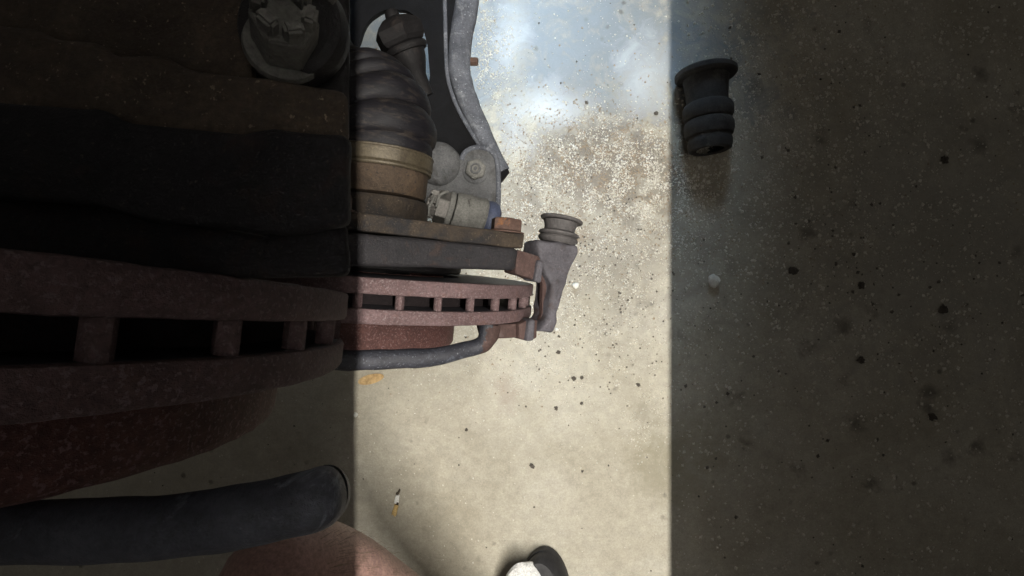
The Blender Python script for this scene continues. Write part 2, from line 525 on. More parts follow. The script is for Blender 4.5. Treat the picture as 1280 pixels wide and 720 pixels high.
# ------------------------------------------------------------------ brake discs
def brake_rotor(label, mat4, R, in_y, out_y, hat_r, hat_y, n_vane, vane_w, start):
    """vented disc: two rings (in_y, out_y give their faces along the axle), curved vanes between, hat"""
    rotor = root('brake_rotor', label, 'brake disc', mat4, 'brake discs')
    k_ = R / 0.140

    def disc(name, y0, y1, rin):
        c_ = 0.0014 * k_
        prof = [(rin, y0), (rin + 0.02, y0), (R * 0.75, y0), (R * 0.89, y0), (R - 0.0025 * k_, y0), (R - 0.0006 * k_, y0 + 0.0004 * k_), (R, y0 + c_),
                (R, (y0 + y1) / 2), (R, y1 - c_), (R - 0.0006 * k_, y1 - 0.0004 * k_), (R - 0.0025 * k_, y1), (R * 0.89, y1), (R * 0.75, y1),
                (rin + 0.02, y1), (rin, y1)]
        bm = lathe(prof, 260, closed=True)
        rough_up(bm, 0.00030, 160, y0 * 100)
        for f in bm.faces:
            c = f.calc_center_median()
            f.material_index = 1 if math.hypot(c.x, c.z) < R - 0.003 * k_ else 0
        return finish(name, bm, None, rotor, mats=['rotor', 'face'])

    disc('inboard_disc', in_y[0], in_y[1], min(hat_r, R - 0.035))
    disc('outboard_disc', out_y[0], out_y[1], min(hat_r - 0.005, R - 0.035))
    # curved vane: rounded post at the rim, thinning as it sweeps inwards
    bm = bmesh.new()
    line = [(0.0, 0.977), (0.003, 0.935), (0.010, 0.886), (0.060, 0.80), (0.14, 0.70), (0.25, 0.58)]
    wid = [0.70, 1.0, 0.72, 0.40, 0.36, 0.36]
    line, wid = [(0.0, 0.977), (0.002, 0.962), (0.003, 0.945)], [0.75, 1.0, 0.7]
    ring_ = [(x * R + h_ * vane_w / 2, z * R) for (x, z), h_ in zip(line, wid)]
    ring_ += [(x * R - h_ * vane_w / 2, z * R) for (x, z), h_ in zip(line, wid)][::-1]
    ring_ = [(-0.32 * vane_w / 2, R * 0.987), (0.32 * vane_w / 2, R * 0.987)] + ring_
    A_ = [bm.verts.new((x, in_y[0] + 0.0002, z)) for x, z in ring_]
    B_ = [bm.verts.new((x, out_y[1] - 0.0002, z)) for x, z in ring_]
    for j in range(len(ring_)):
        bm.faces.new((A_[j], A_[(j + 1) % len(ring_)], B_[(j + 1) % len(ring_)], B_[j]))
    bm.faces.new(A_)
    bm.faces.new(B_)
    first = finish('vane', bm, 'rotor', rotor)
    rc = max(R * 0.80, hat_r + 0.002)
    core = lathe([(rc, in_y[0] + 0.0001), (rc, out_y[1] - 0.0001), (rc - 0.006, out_y[1] - 0.0001), (rc - 0.006, in_y[0] + 0.0001)], 120, closed=True)  # dark inner wall added so the vent gaps look shaded
    finish('vent_shade_wall', core, 'vent', rotor)
    for k in range(n_vane):
        if k == 0:
            o = first
        else:
            o = bpy.data.objects.new('vane', first.data)
            COL.objects.link(o)
            o.parent = rotor
        o.rotation_euler = (0, math.radians(start + k * 360 / n_vane), 0)
    y0, y1, h = out_y[0], hat_y, hat_r
    bm = lathe([(h * 0.82, in_y[1]), (h * 0.90, y0 + 0.003), (h, y0), (h, y0 * 0.85 + y1 * 0.15), (h, y0 * 0.5 + y1 * 0.5), (h, y1 + 0.0095),
                (h - 0.0002, y1 + 0.003), (h - 0.0013, y1 + 0.001), (h - 0.0035, y1), (h * 0.75, y1), (0.034, y1), (0.032, y1 + 0.0025),
                (0.032, y1 + 0.0075), (h * 0.75, y1 + 0.0075), (h * 0.82, y1 + 0.0095)], 180, closed=True)
    rough_up(bm, 0.0004, 200, 3)
    finish('hat', bm, 'hat', rotor)
    return rotor


brake_rotor('rusty purple-brown vented brake disc in the bright strip, seen edge on', HUB, 0.140, (0.0039, 0.0142), (-0.0142, -0.0046),
            0.0735, -0.0455, 34, 0.0058, 12.6)

# ------------------------------------------------------------------ wheel hub with studs
hub = root('wheel_hub', 'rusty wheel hub with threaded studs inside the brake disc hat', 'wheel hub', HUB)
bm = lathe([(0, 0.060), (0.030, 0.060), (0.030, 0.034), (0.074, 0.031), (0.0755, 0.029), (0.0755, 0.018), (0.074, 0.0165),
            (0.031, 0.0160), (0.031, -0.052), (0.026, -0.060), (0.0, -0.060)], 96)
finish('flange', bm, 'black', hub)
stud_me = None
for k in range(5):
    a = math.radians(20 + 72 * k)
    if stud_me is None:
        prof = [(0, -0.0350), (0.006, -0.0350), (0.006, -0.047)]
        y = -0.047
        while y > -0.054:
            prof += [(0.0062, y - 0.0002), (0.0054, y - 0.0009)]
            y -= 0.0015
        prof += [(0.0045, -0.056), (0, -0.0565)]
        o = finish('stud', lathe(prof, 24), 'steel', hub)
        stud_me = o.data
    else:
        o = bpy.data.objects.new('stud', stud_me)
        COL.objects.link(o)
        o.parent = hub
    o.location = (0.054 * math.sin(a), 0, 0.054 * math.cos(a))

# ------------------------------------------------------------------ steering knuckle
TB = math.radians(32)                        # direction of the caliper bracket round the axle
BRK = HUB @ Matrix.Rotation(TB, 4, 'Y')      # local X along the bracket, Y to the car, Z away from the axle
kn = root('steering_knuckle', 'brown rusted steering knuckle with flat ear behind the brake disc', 'knuckle', BRK)


def vprism(pts, y0, y1, **kw):
    """outline in the local X-Z plane, raised along local Y"""
    bm = prism([(x, z) for x, z in pts], -y1, -y0, **kw)
    return transform(bm, Matrix(((1, 0, 0, 0), (0, 0, -1, 0), (0, 1, 0, 0), (0, 0, 0, 1))))


ear = [(-0.078, 0.128), (-0.02, 0.127), (0.03, 0.1285), (0.0705, 0.128), (0.0705, 0.098), (0.050, 0.085), (0.046, 0.04),
       (0.050, 0.0), (0.036, -0.035), (0, -0.05), (-0.036, -0.035), (-0.05, 0.0), (-0.046, 0.04), (-0.052, 0.085),
       (-0.078, 0.10)]
finish('ear_plate', vprism(ear, 0.0412, 0.0520, bevel=0.0016, cuts=2, amp=0.0011, freq=120), 'knuckle', kn)
bm = lathe([(0.030, 0.052), (0.0425, 0.0522), (0.0428, 0.058), (0.0426, 0.072), (0.0410, 0.0755), (0.036, 0.0765), (0.030, 0.0765)], 96)
rough_up(bm, 0.0005, 150, 8)
finish('bearing_housing', bm, 'knuckle', kn)

# ------------------------------------------------------------------ caliper bracket
br = root('caliper_bracket', 'grey cast iron caliper bracket straddling the brake disc edge', 'caliper bracket', BRK)
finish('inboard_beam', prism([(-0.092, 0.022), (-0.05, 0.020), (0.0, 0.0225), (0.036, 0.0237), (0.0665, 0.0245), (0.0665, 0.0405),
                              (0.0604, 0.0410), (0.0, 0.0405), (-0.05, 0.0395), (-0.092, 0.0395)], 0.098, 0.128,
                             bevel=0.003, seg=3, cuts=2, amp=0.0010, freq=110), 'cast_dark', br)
bar_path = [(-0.084, -0.017, 0.117), (-0.082, -0.026, 0.118), (-0.074, -0.0350, 0.1195), (-0.050, -0.0382, 0.1205), (-0.020, -0.0385, 0.1205), (0.0, -0.0382, 0.1205),
            (0.0146, -0.0374, 0.1205), (0.028, -0.0346, 0.1203), (0.040, -0.0322, 0.1200), (0.0485, -0.0290, 0.1195), (0.0525, -0.0230, 0.119), (0.0535, -0.0165, 0.118)]
bar_rad = [0.0080, 0.0072, 0.0066, 0.0064, 0.0064, 0.0064, 0.0063, 0.0058, 0.0056, 0.0064, 0.0078, 0.0085]
bm = tube(catmull(bar_path, 6), [c_[0] for c_ in catmull([(r_,) for r_ in bar_rad], 6)], 28, True, (1.0, 0.82))
rough_up(bm, 0.0007, 110, 2)
for f in bm.faces:
    c_ = f.calc_center_median()
    f.material_index = 1 if c_.x > 0.0455 + 0.3 * (c_.y + 0.03) + 0.003 * noise.noise(c_ * 300) else 0
finish('outboard_bar', bm, None, br, mats=['bar', 'ear'])

post = [(0.0885, 0.0488), (0.109, 0.0496), (0.1275, 0.0490), (0.1285, 0.0425), (0.1205, 0.0235), (0.1145, 0.0), (0.1130, -0.0115),
        (0.1112, -0.0212), (0.0960, -0.0212), (0.1050, -0.010), (0.1050, 0.016), (0.0900, 0.036)]
upper_ear = [(0.0660, 0.0225), (0.0780, 0.0205), (0.0850, 0.0185), (0.0868, 0.0200), (0.0885, 0.034), (0.0860, 0.0372), (0.0690, 0.0400), (0.0660, 0.0395)]
upper_rib = [(0.0815, 0.0180), (0.0878, 0.0172), (0.0890, 0.0335), (0.0835, 0.0345)]
lower_ear = [(0.0782, -0.0155), (0.0840, -0.0125), (0.0960, -0.0115), (0.0965, -0.0262), (0.0880, -0.0275), (0.0800, -0.0268)]
lower_rib = [(0.0850, -0.0118), (0.0905, -0.0110), (0.0910, -0.0270), (0.0840, -0.0282)]
link = [(0.0560, -0.0160), (0.0800, -0.0150), (0.0810, -0.0260), (0.0600, -0.0275), (0.0570, -0.0220)]
recess = [(0.1020, -0.0150), (0.1100, -0.0190), (0.1100, 0.0250), (0.0950, 0.0250), (0.1025, 0.0160), (0.1040, -0.008)]
for s in (1, -1):
    def mir(p):
        return [(s * x, y) for x, y in p][::s]
    finish('pin_post', prism(mir(post), 0.096, 0.1205, bevel=0.0045, seg=5, cuts=3, amp=0.0016, freq=130), 'cast', br)
    finish('abutment', prism(mir(upper_ear), 0.110, 0.1265, bevel=0.0016, seg=2, cuts=1, amp=0.0008, freq=140), 'ear', br)
    finish('abutment_rib', prism(mir(upper_rib), 0.112, 0.1300, bevel=0.0020, seg=3, cuts=1, amp=0.0005, freq=140), 'cast', br)
    finish('abutment', prism(mir(lower_ear), 0.104, 0.1185, bevel=0.0016, seg=2, cuts=1, amp=0.0008, freq=140), 'ear', br)
    finish('abutment_rib', prism(mir(lower_rib), 0.105, 0.1225, bevel=0.0020, seg=3, cuts=1, amp=0.0005, freq=140), 'cast', br)
    finish('bar_link', prism(mir(link), 0.090, 0.1140, bevel=0.0018, seg=2, cuts=1, amp=0.0008, freq=140), 'ear', br)
    finish('pad_slot', prism(mir(recess), 0.106, 0.1120, bevel=0.0012, seg=1, cuts=1, amp=0.0008, freq=160), 'ear', br)
    # guide pin with its rubber boot
    pin = root('guide_pin', None, None)
    pin.parent = br
    pin.location = (s * 0.1165, 0, 0.1060)
    prof = [(0.0, 0.0495), (0.0135, 0.0495), (0.0142, 0.0503), (0.0160, 0.0520), (0.0164, 0.0533), (0.0155, 0.0548), (0.0140, 0.0553),
            (0.0150, 0.0558), (0.0164, 0.0568), (0.0163, 0.0582), (0.0145, 0.0592), (0.0128, 0.0597), (0.0124, 0.0612),
            (0.0130, 0.0640), (0.0138, 0.0662), (0.0140, 0.0675), (0.0120, 0.0678), (0.0, 0.0678)]
    bt = finish('rubber_boot', lathe(prof, 48), 'rubber_grey', pin)
    bt.rotation_euler = (0, 0, math.radians(-6))
    bt.location = (-0.0050, 0.0, 0)
    cap_prof = [(0, 0.0676), (0.0165, 0.0676), (0.0174, 0.0683), (0.0174, 0.0696), (0.0166, 0.0703), (0.009, 0.0706), (0.0, 0.0706)]
    cp = finish('pin_head', lathe(cap_prof, 48), 'rubber_grey', pin)
    cp.rotation_euler = (0, 0, math.radians(-8.0))
    cp.location = (-0.0070, 0.0004, 0)
for s, lab in ((1, 'rusty hex bolt on the knuckle ear beside the grey pin post'),
               (-1, 'rusty hex bolt on the knuckle ear, in the dark at left')):
    bo = root('bracket_bolt', lab, 'bolt', BRK @ Matrix.Translation((s * 0.0600, 0, 0.1185)), 'bolts holding the caliper bracket')
    bm = hexagon(0.0115, 0.0530, 0.0620, 0.0010)
    h = finish('bolt_head', bm, 'bolt', bo)
    h.rotation_euler = (0, math.radians(14), 0)
    finish('bolt_flange', lathe([(0, 0.0518), (0.0132, 0.0518), (0.0134, 0.0526), (0.0112, 0.0534), (0, 0.0534)], 36), 'bolt', bo)

# ------------------------------------------------------------------ drive axle
ax = root('drive_axle', 'drive axle joint with brown rusty housing and black bellows boot', 'drive axle', HUB)
bm = lathe([(0.0, 0.0775), (0.0350, 0.0775), (0.0388, 0.0785), (0.0400, 0.0815), (0.0402, 0.0900), (0.0404, 0.0975), (0.0406, 0.1040), (0.0406, 0.1105),
            (0.030, 0.1110), (0.0, 0.1110)], 96)
rough_up(bm, 0.0005, 130, 5)
race = finish('joint_housing', bm, 'race', ax)
bm = lathe([(0.0395, 0.0992), (0.0425, 0.0990), (0.0432, 0.0998), (0.0432, 0.1012), (0.0424, 0.1018), (0.0430, 0.1024), (0.0438, 0.1032),
            (0.0440, 0.1100), (0.0438, 0.1125), (0.0443, 0.1131), (0.0443, 0.1142), (0.0432, 0.1149), (0.0400, 0.1149)], 120)
rough_up(bm, 0.0003, 140, 9)
finish('clamp_band', bm, 'band', race)
# bellows boot swings to the left with the turned wheel
bd = HUB.inverted().to_3x3() @ Vector((-0.58, 1, -0.42))
BOOT = frame((0.0005, 0.1120, 0), bd, (0, 0, 1))
prof = [(0.0405, -0.004), (0.0425, 0.002), (0.0430, 0.006), (0.0420, 0.0085)]
y = 0.0085
for (rp, rv, step) in ((0.0480, 0.0405, 0.018), (0.0480, 0.0395, 0.018), (0.0460, 0.0370, 0.016), (0.0430, 0.0320, 0.014), (0.0360, 0.0240, 0.012), (0.0250, 0.0180, 0.010)):
    r0 = prof[-1][0]
    for t in (0.05, 0.12, 0.22, 0.35, 0.5, 0.65, 0.78, 0.88, 0.95, 1.0):
        if t <= 0.5:
            q = t / 0.5
            rr = r0 + (rp - r0) * math.sin(q * math.pi / 2) ** 0.55
        else:
            q = (t - 0.5) / 0.5
            rr = rv + (rp - rv) * math.cos(q * math.pi / 2) ** 0.55
        prof.append((rr, y + step * t))
    y += step
prof += [(0.0175, y + 0.004), (0.0175, y + 0.014), (0.0130, y + 0.015)]


def bend(bm, y_end=0.045):
    # the boot leaves the housing along the axle, then swings round to the shaft's direction
    d1 = Vector(bd).normalized()
    d0 = Vector((0, 1, 0))
    ys = np.linspace(-0.02, 0.60, 1241)
    pos = [Vector((0.0, 0.1120 - 0.02, 0.0))]
    for a_ in ys[:-1]:
        t_ = min(1.0, max(0.0, a_ / y_end))
        pos.append(pos[-1] + d0.slerp(d1, t_) * (ys[1] - ys[0]))
    for vtx in bm.verts:
        y_ = vtx.co.y
        k_ = min(len(pos) - 1, max(0, int(round((y_ + 0.02) / (ys[1] - ys[0])))))
        t_ = min(1.0, max(0.0, y_ / y_end))
        vtx.co = frame(pos[k_], d0.slerp(d1, t_), (0, 0, 1)) @ Vector((vtx.co.x, 0, vtx.co.z))
    return bm


bm = bend(lathe(prof, 96))
rough_up(bm, 0.0009, 60, 2)
boot = finish('rubber_boot', bm, 'rubber', ax)
bm = bend(lathe([(0.0174, y + 0.006), (0.0190, y + 0.006), (0.0190, y + 0.012), (0.0174, y + 0.012)], 48))
finish('small_clamp', bm, 'rubber', boot)
bm = bend(lathe([(0, y + 0.010), (0.0128, y + 0.010), (0.0128, 0.50), (0, 0.50)], 32))
finish('shaft', bm, 'black', ax)

# ------------------------------------------------------------------ suspension arm
DA = 0.56


def px2(pts, d):
    return [((x - 640) / 600 * d, (360 - y_) / 600 * d) for x, y_ in pts]


arm = root('wishbone', 'black wishbone suspension link with dusty grey rim and oval hole', 'suspension arm',
           Matrix.Translation((0, 0, EYE - DA)))
edge = [(606, -70), (600, -30), (594, 10), (588, 45), (585, 75), (588, 100), (597, 128), (610, 158), (624, 188), (637, 213)]
edge_s = catmull(edge, 4)
outer = edge_s + [(628, 224), (612, 240), (570, 268), (520, 262), (470, 220), (430, 150), (402, 90), (392, 40), (390, -70)]
hole = catmull([(446, 52), (452, 34), (462, 19), (478, 9), (494, 8), (508, 10), (521, 21), (529, 36), (533, 55), (536, 90), (530, 112), (505, 125),
                (470, 120), (450, 95), (444, 70), (446, 52)], 3)[:-1]
finish('web', prism(px2(outer, DA)[::-1], -0.013, -0.006, bevel=0.0, hole=px2(hole, DA), amp=0.0012, freq=50, cuts=1), 'arm', arm)
# rounded rim along the open side, widening towards the tip
mid = [(x - 14 + 5 * k / len(edge_s), y_) for k, (x, y_) in enumerate(edge_s)]
pth = [(x, y_, -0.0075) for x, y_ in px2(mid, DA)]
n_ = len(pth)
bm = tube(pth, [0.0142 - 0.0050 * (k / n_) ** 2 for k in range(n_)], 20, True, (1.0, 0.72))
rough_up(bm, 0.0010, 70, 4)
finish('rim', bm, 'arm_dusty', arm)
# edge of the oval hole
rimh = catmull([(533, 55), (536, 90), (537, 118)], 5)
inner = catmull([(556, -70), (555, -20), (556, 30), (557, 70), (560, 100), (570, 130), (585, 158), (602, 185)], 4)
bm = tube([(x, y_, -0.004) for x, y_ in px2(inner, DA)], 0.0024, 8)
finish('fold_line', bm, 'arm_dusty', arm)
bm = transform(hexagon(0.0052, 0.0, 0.010, 0.0007), frame(Vector((-0.0505, 0.2705, -0.013)), (1, -0.1, 0.1), (0, 0, 1)))
finish('rivet', bm, 'bolt', arm)

# ball joint plate bolted on the end of the arm
DP = 0.535
bj = root('ball_joint', 'dusty grey ball joint plate bolted to the suspension arm tip', 'ball joint', Matrix.Translation((0, 0, EYE - DP)))
plate = catmull([(530, 205), (537, 186), (548, 178), (558, 184), (566, 194), (574, 197), (580, 190), (588, 184), (599, 182), (611, 185), (620, 194), (624, 208),
                 (625, 235), (624, 262), (622, 285), (600, 300), (560, 300), (535, 265), (528, 230), (530, 205)], 3)[:-1]
finish('plate', prism(px2(plate, DP)[::-1], -0.020, 0.0, bevel=0.0045, seg=3, amp=0.0008, freq=70), 'dusty', bj)
lip = [(577, 200), (580, 192), (588, 186), (599, 184), (611, 187), (619, 195), (622, 208), (623, 235), (622, 262), (620, 285)]
bm = tube([(x, y_, -0.001) for x, y_ in px2(catmull(lip, 4), DP)], 0.0030, 10)
finish('plate_lip', bm, 'arm_dusty', bj)
c = px2([(548, 205)], DP)[0]
bm = lathe([(0.026, -0.012), (0.0255, 0.004), (0.023, 0.013), (0.018, 0.019), (0.010, 0.022), (0, 0.023)], 48)
bm = transform(bm, Matrix.Translation((c[0], c[1], -0.008)) @ Matrix.Rotation(math.radians(90), 4, 'X'))
rough_up(bm, 0.001, 70, 1)
finish('socket', bm, 'dusty', bj)
c = px2([(595, 213)], DP)[0]
RX = Matrix.Translation((c[0], c[1], 0)) @ Matrix.Rotation(math.radians(90), 4, 'X')
bn = finish('plate_bolt', transform(lathe([(0, -0.001), (0.0150, -0.001), (0.0150, 0.0012), (0.0125, 0.0025), (0, 0.0025)], 40), RX), 'dusty', bj)
finish('bolt_head', transform(hexagon(0.0118, 0.0022, 0.0090, 0.0016), RX @ Matrix.Rotation(0.3, 4, 'Y')), 'collar', bn)
finish('bolt_dimple', transform(lathe([(0.0062, 0.0088), (0.0058, 0.0101), (0.0046, 0.0102), (0.0040, 0.0090), (0.0022, 0.0088), (0.0016, 0.0098), (0, 0.0099)], 28), RX), 'dusty', bn)

# tie rod end with castle nut and cotter pin
p0, p1 = at(543, 256, 0.462), at(612, 277, 0.478)
dvec = (p1 - p0)
tr = root('tie_rod_end', 'dusty grey tie rod end with castle nut and cotter pin', 'tie rod end', frame(p0, dvec, (0, 0, 1)))
bm = lathe([(0.0, 0.0180), (0.0170, 0.0185), (0.0182, 0.0200), (0.0190, 0.030), (0.0198, 0.040), (0.0205, 0.0475), (0.0190, 0.0495), (0, 0.0495)], 64)
rough_up(bm, 0.0006, 120, 3)
finish('eye', bm, 'collar', tr)
bm = lathe([(0.0140, 0.047), (0.0185, 0.0495), (0.0200, 0.053), (0.0200, 0.0570), (0.0185, 0.0610), (0.0140, 0.0640), (0.0, 0.065)], 48)
finish('rubber_boot', bm, 'rubber_blue', tr)
bm = lathe([(0.0, 0.0120), (0.0166, 0.0120), (0.0176, 0.0135), (0.0176, 0.0160), (0.0166, 0.0172), (0.0, 0.0172)], 48)
nut = finish('castle_nut', transform(hexagon(0.0158, 0.0015, 0.0140, 0.0012), Matrix.Rotation(0.2, 4, 'Y')), 'steel', tr)
finish('washer', bm, 'collar', nut)
finish('stud_end', lathe([(0, 0.004), (0.0062, 0.004), (0.0062, -0.0070), (0.0050, -0.0082), (0, -0.0084)], 24), 'steel', tr)
for k in range(6):
    a = math.radians(60 * k + 41)
    bm = bmesh.new()
    bmesh.ops.create_cube(bm, size=1)
    for v_ in bm.verts:
        tp = 0.92 if v_.co.y < 0 else 1.0
        v_.co = Vector((v_.co.x * 0.0085 * tp, v_.co.y * 0.0085 - 0.0020, 0.0112 + v_.co.z * 0.0055 * tp))
    bmesh.ops.bevel(bm, geom=list(bm.edges), offset=0.0012, segments=2, affect='EDGES')
    o = finish('nut_tooth', transform(bm, Matrix.Rotation(a, 4, 'Y')), 'steel', nut)
for pts in ([(-0.006, -0.003, 0.012), (0.001, -0.0045, 0.0165), (0.007, -0.0055, 0.018), (0.012, -0.004, 0.015), (0.0135, -0.002, 0.010)],
            [(0.003, 0.001, 0.015), (-0.006, 0.0005, 0.0185), (-0.011, 0.004, 0.0185), (-0.0135, 0.0075, 0.0165)],
            [(0.013, -0.004, 0.012), (0.018, -0.006, 0.010), (0.021, -0.0045, 0.007)]):
    finish('cotter_leg', tube(catmull(pts, 4), 0.00135, 8), 'collar', tr)

# hex nut on a ball stud, standing in the hole of the arm
q0, q1 = at(521, 96, 0.490), at(488, 14, 0.470)
ln = root('link_nut', 'grimy black hex nut on a stud in front of the oval hole', 'nut', frame(q0, q1 - q0, (0, 0, 1)))
LN = (q1 - q0).length
finish('stem', lathe([(0, -0.020), (0.0095, -0.020), (0.0100, 0.0), (0.0125, 0.006), (0.0165, LN * 0.25), (0.0185, LN * 0.40), (0.0185, LN * 0.45), (0, LN * 0.45)], 40), 'link', ln)
finish('collar', lathe([(0.012, LN * 0.36), (0.0210, LN * 0.37), (0.0222, LN * 0.40), (0.0222, LN * 0.44), (0.0210, LN * 0.47), (0.012, LN * 0.50)], 48), 'link', ln)
bm = lathe([(0.018, LN * 0.46), (0.0225, LN * 0.50), (0.0250, LN * 0.56), (0.0256, LN * 0.72), (0.0225, LN * 0.79), (0.0150, LN * 0.87), (0.0095, LN * 0.90), (0, LN * 0.90)], 6)
finish('hex', transform(bm, Matrix.Rotation(0.25, 4, 'Y')), 'link', ln, angle=25)
finish('stud_tip', lathe([(0, LN * 0.78), (0.0085, LN * 0.78), (0.0072, LN * 0.92), (0.0066, LN * 0.98), (0.0045, LN * 1.02), (0, LN * 1.03)], 28), 'link', ln)

# ------------------------------------------------------------------ added second brake, no part of this car, close under the camera in the shade at left
NEAR = Matrix.Translation((-0.187, -0.0025, EYE - 0.144)) @ Matrix.Rotation(math.radians(-5), 4, 'Z') @ Matrix.Rotation(math.radians(-3.5), 4, 'X')
brake_rotor('added big dark vented brake disc close to the camera in the left shade', NEAR, 0.130, (0.0036, 0.0138), (-0.0138, -0.0044),
            0.1080, -0.0350, 30, 0.0062, 3)


def flat(name, pts, d, thick, mat, parent, amp=0.0008, bevel=0.0018):
    return finish(name, prism(px2(pts, d)[::-1], DN - d - thick, DN - d, bevel=bevel, seg=3, cuts=2, amp=amp, freq=140), mat, parent)


def px2(pts, d):
    return [((x - 640) / 600 * d, (360 - y_) / 600 * d) for x, y_ in pts]


DN = 0.104
kn2 = root('steering_knuckle', 'added dark brown knuckle plates filling the upper left corner in shade', 'knuckle', Matrix.Translation((0, 0, EYE - DN)))
flat('ear_plate', [(-60, 20), (40, 34), (62, 46), (118, 50), (140, 68), (200, 66), (232, 84), (330, 96), (430, 112), (431, 190), (330, 196), (240, 176), (180, 180), (120, 160), (20, 166), (-60, 150)], DN + 0.0035, 0.004, 'near_rust_lifted', kn2, amp=0.0004)
flat('back_plate', [(-60, -60), (300, -60), (306, 30), (318, 130), (250, 125), (130, 100), (-60, 80)], DN + 0.0100, 0.004, 'near_rust_lifted', kn2, amp=0.0004)
cup = finish('socket', transform(lathe([(0.0130, -0.005), (0.0135, -0.002), (0.0128, 0.001), (0.0110, 0.0025), (0.0, 0.0025)], 48), Matrix.Translation((*px2([(362, 34)], DN + 0.012)[0], -0.012)) @ Matrix.Rotation(math.radians(90), 4, 'X')), 'black', kn2)
flat('web', [(280, -60), (434, -60), (434, 175), (280, 175)], DN + 0.0200, 0.003, 'black', kn2, amp=0.0003)
p0 = at(356, 36, DN + 0.004)
nf = frame(p0 - Vector((0, 0, EYE - DN)), (0.42, 0.10, 0.90), (0, 1, 0))
nt2 = finish('castle_nut', transform(hexagon(0.0072, -0.006, 0.005, 0.0008), nf), 'nut_dust_lifted', kn2)
finish('washer', transform(lathe([(0, -0.0085), (0.0088, -0.0085), (0.0092, -0.0075), (0.0088, -0.0060), (0, -0.0060)], 40), nf), 'collar', nt2)
for k in range(6):
    bm = bmesh.new()
    bmesh.ops.create_cube(bm, size=1)
    for v_ in bm.verts:
        v_.co = Vector((v_.co.x * 0.0042, v_.co.y * 0.0050 + 0.0070, 0.0050 + v_.co.z * 0.0030))
    bmesh.ops.bevel(bm, geom=list(bm.edges), offset=0.0007, segments=2, affect='EDGES')
    finish('nut_tooth', transform(bm, nf @ Matrix.Rotation(math.radians(60 * k + 20), 4, 'Y')), 'nut_dust_lifted', nt2)
finish('cotter_leg', transform(tube(catmull([(-0.010, 0.0075, 0.004), (0.0, 0.0085, 0.0095), (0.009, 0.008, 0.006), (0.0115, 0.004, 0.002)], 5), 0.0008, 8), nf), 'collar', nt2)

br2 = root('caliper_bracket', 'added dark iron beam and curved bar around the near shaded brake disc', 'caliper bracket', Matrix.Translation((0, 0, EYE - DN)))
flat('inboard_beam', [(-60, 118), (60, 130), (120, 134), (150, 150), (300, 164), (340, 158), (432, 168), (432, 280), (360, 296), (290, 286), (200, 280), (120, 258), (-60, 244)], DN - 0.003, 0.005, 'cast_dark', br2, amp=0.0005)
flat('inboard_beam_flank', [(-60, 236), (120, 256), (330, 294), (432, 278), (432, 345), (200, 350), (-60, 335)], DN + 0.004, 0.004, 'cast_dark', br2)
bar = [at(x, y_, DN + dz) - Vector((0, 0, EYE - DN)) for x, y_, dz in ((-80, 660, 0), (60, 664, 0), (160, 661, 0), (250, 653, 0), (330, 640, 0), (384, 626, 0.001),
                                                                  (405, 619, 0.006), (410, 616, 0.016), (410, 615, 0.035), (408, 615, 0.08))]
bm = tube(catmull([tuple(p) for p in bar], 6), 0.0065, 28, True, (1.0, 0.80))
rough_up(bm, 0.0005, 120, 4)
finish('outboard_bar', bm, 'near_bar', br2)

# added ribbed rubber boot lying on the floor just outside the bright strip
rb = root('rubber_boot', 'added loose ribbed dark rubber pin boot lying on the dim floor at upper right', 'rubber boot',
          Matrix.Translation((0, 0, 0.034)) @ frame(on_floor_xy(884, 300), (-0.06, 1, 0), (0, 0, 1)))
bm = lathe([(0.022, 0.150), (0.030, 0.148), (0.034, 0.150), (0.036, 0.158), (0.036, 0.165), (0.034, 0.170), (0.034, 0.172)], 56)
rough_up(bm, 0.001, 40, 3)
finish('sleeve', bm, 'rubber_dark', rb)
prof = [(0.030, 0.171), (0.038, 0.174), (0.0405, 0.182), (0.0405, 0.192), (0.038, 0.198), (0.034, 0.200), (0.038, 0.202), (0.041, 0.208), (0.041, 0.220), (0.038, 0.226),
        (0.033, 0.229), (0.0335, 0.235), (0.0355, 0.258), (0.037, 0.268), (0.037, 0.271), (0.030, 0.271)]
finish('ribs', lathe(prof, 56), 'rubber_dark', rb)
finish('cap', lathe([(0, 0.270), (0.047, 0.272), (0.050, 0.275), (0.050, 0.281), (0.047, 0.284), (0, 0.287)], 56), 'rubber_dark', rb)

# ------------------------------------------------------------------ person: bare shin and a shoe at the lower edge


def limb(path, radii, name, mat):
    P = catmull(path, 8)
    rr = [c_[0] for c_ in catmull([(r_,) for r_ in radii], 8)]
    bm = tube(P, rr, 40)
    rough_up(bm, 0.003, 14, 6)
    return finish(name, bm, mat)


knee = (-0.2175, -0.246, 0.40)
leg_path = [(-0.215, -0.80, 0.385), (-0.218, -0.55, 0.395), (-0.222, -0.37, 0.405), (-0.222, -0.278, 0.400), (-0.192, -0.315, 0.335), (-0.115, -0.45, 0.235),
            (0.0, -0.62, 0.125), (0.04, -0.69, 0.075), (0.05, -0.70, 0.05)]
leg_rad = [0.068, 0.062, 0.056, 0.050, 0.053, 0.052, 0.040, 0.036, 0.034]
leg = limb(leg_path, leg_rad, 'person', 'skin')
tag(leg, 'bare hairy shin and knee of a person crouching at the lower left', 'person')
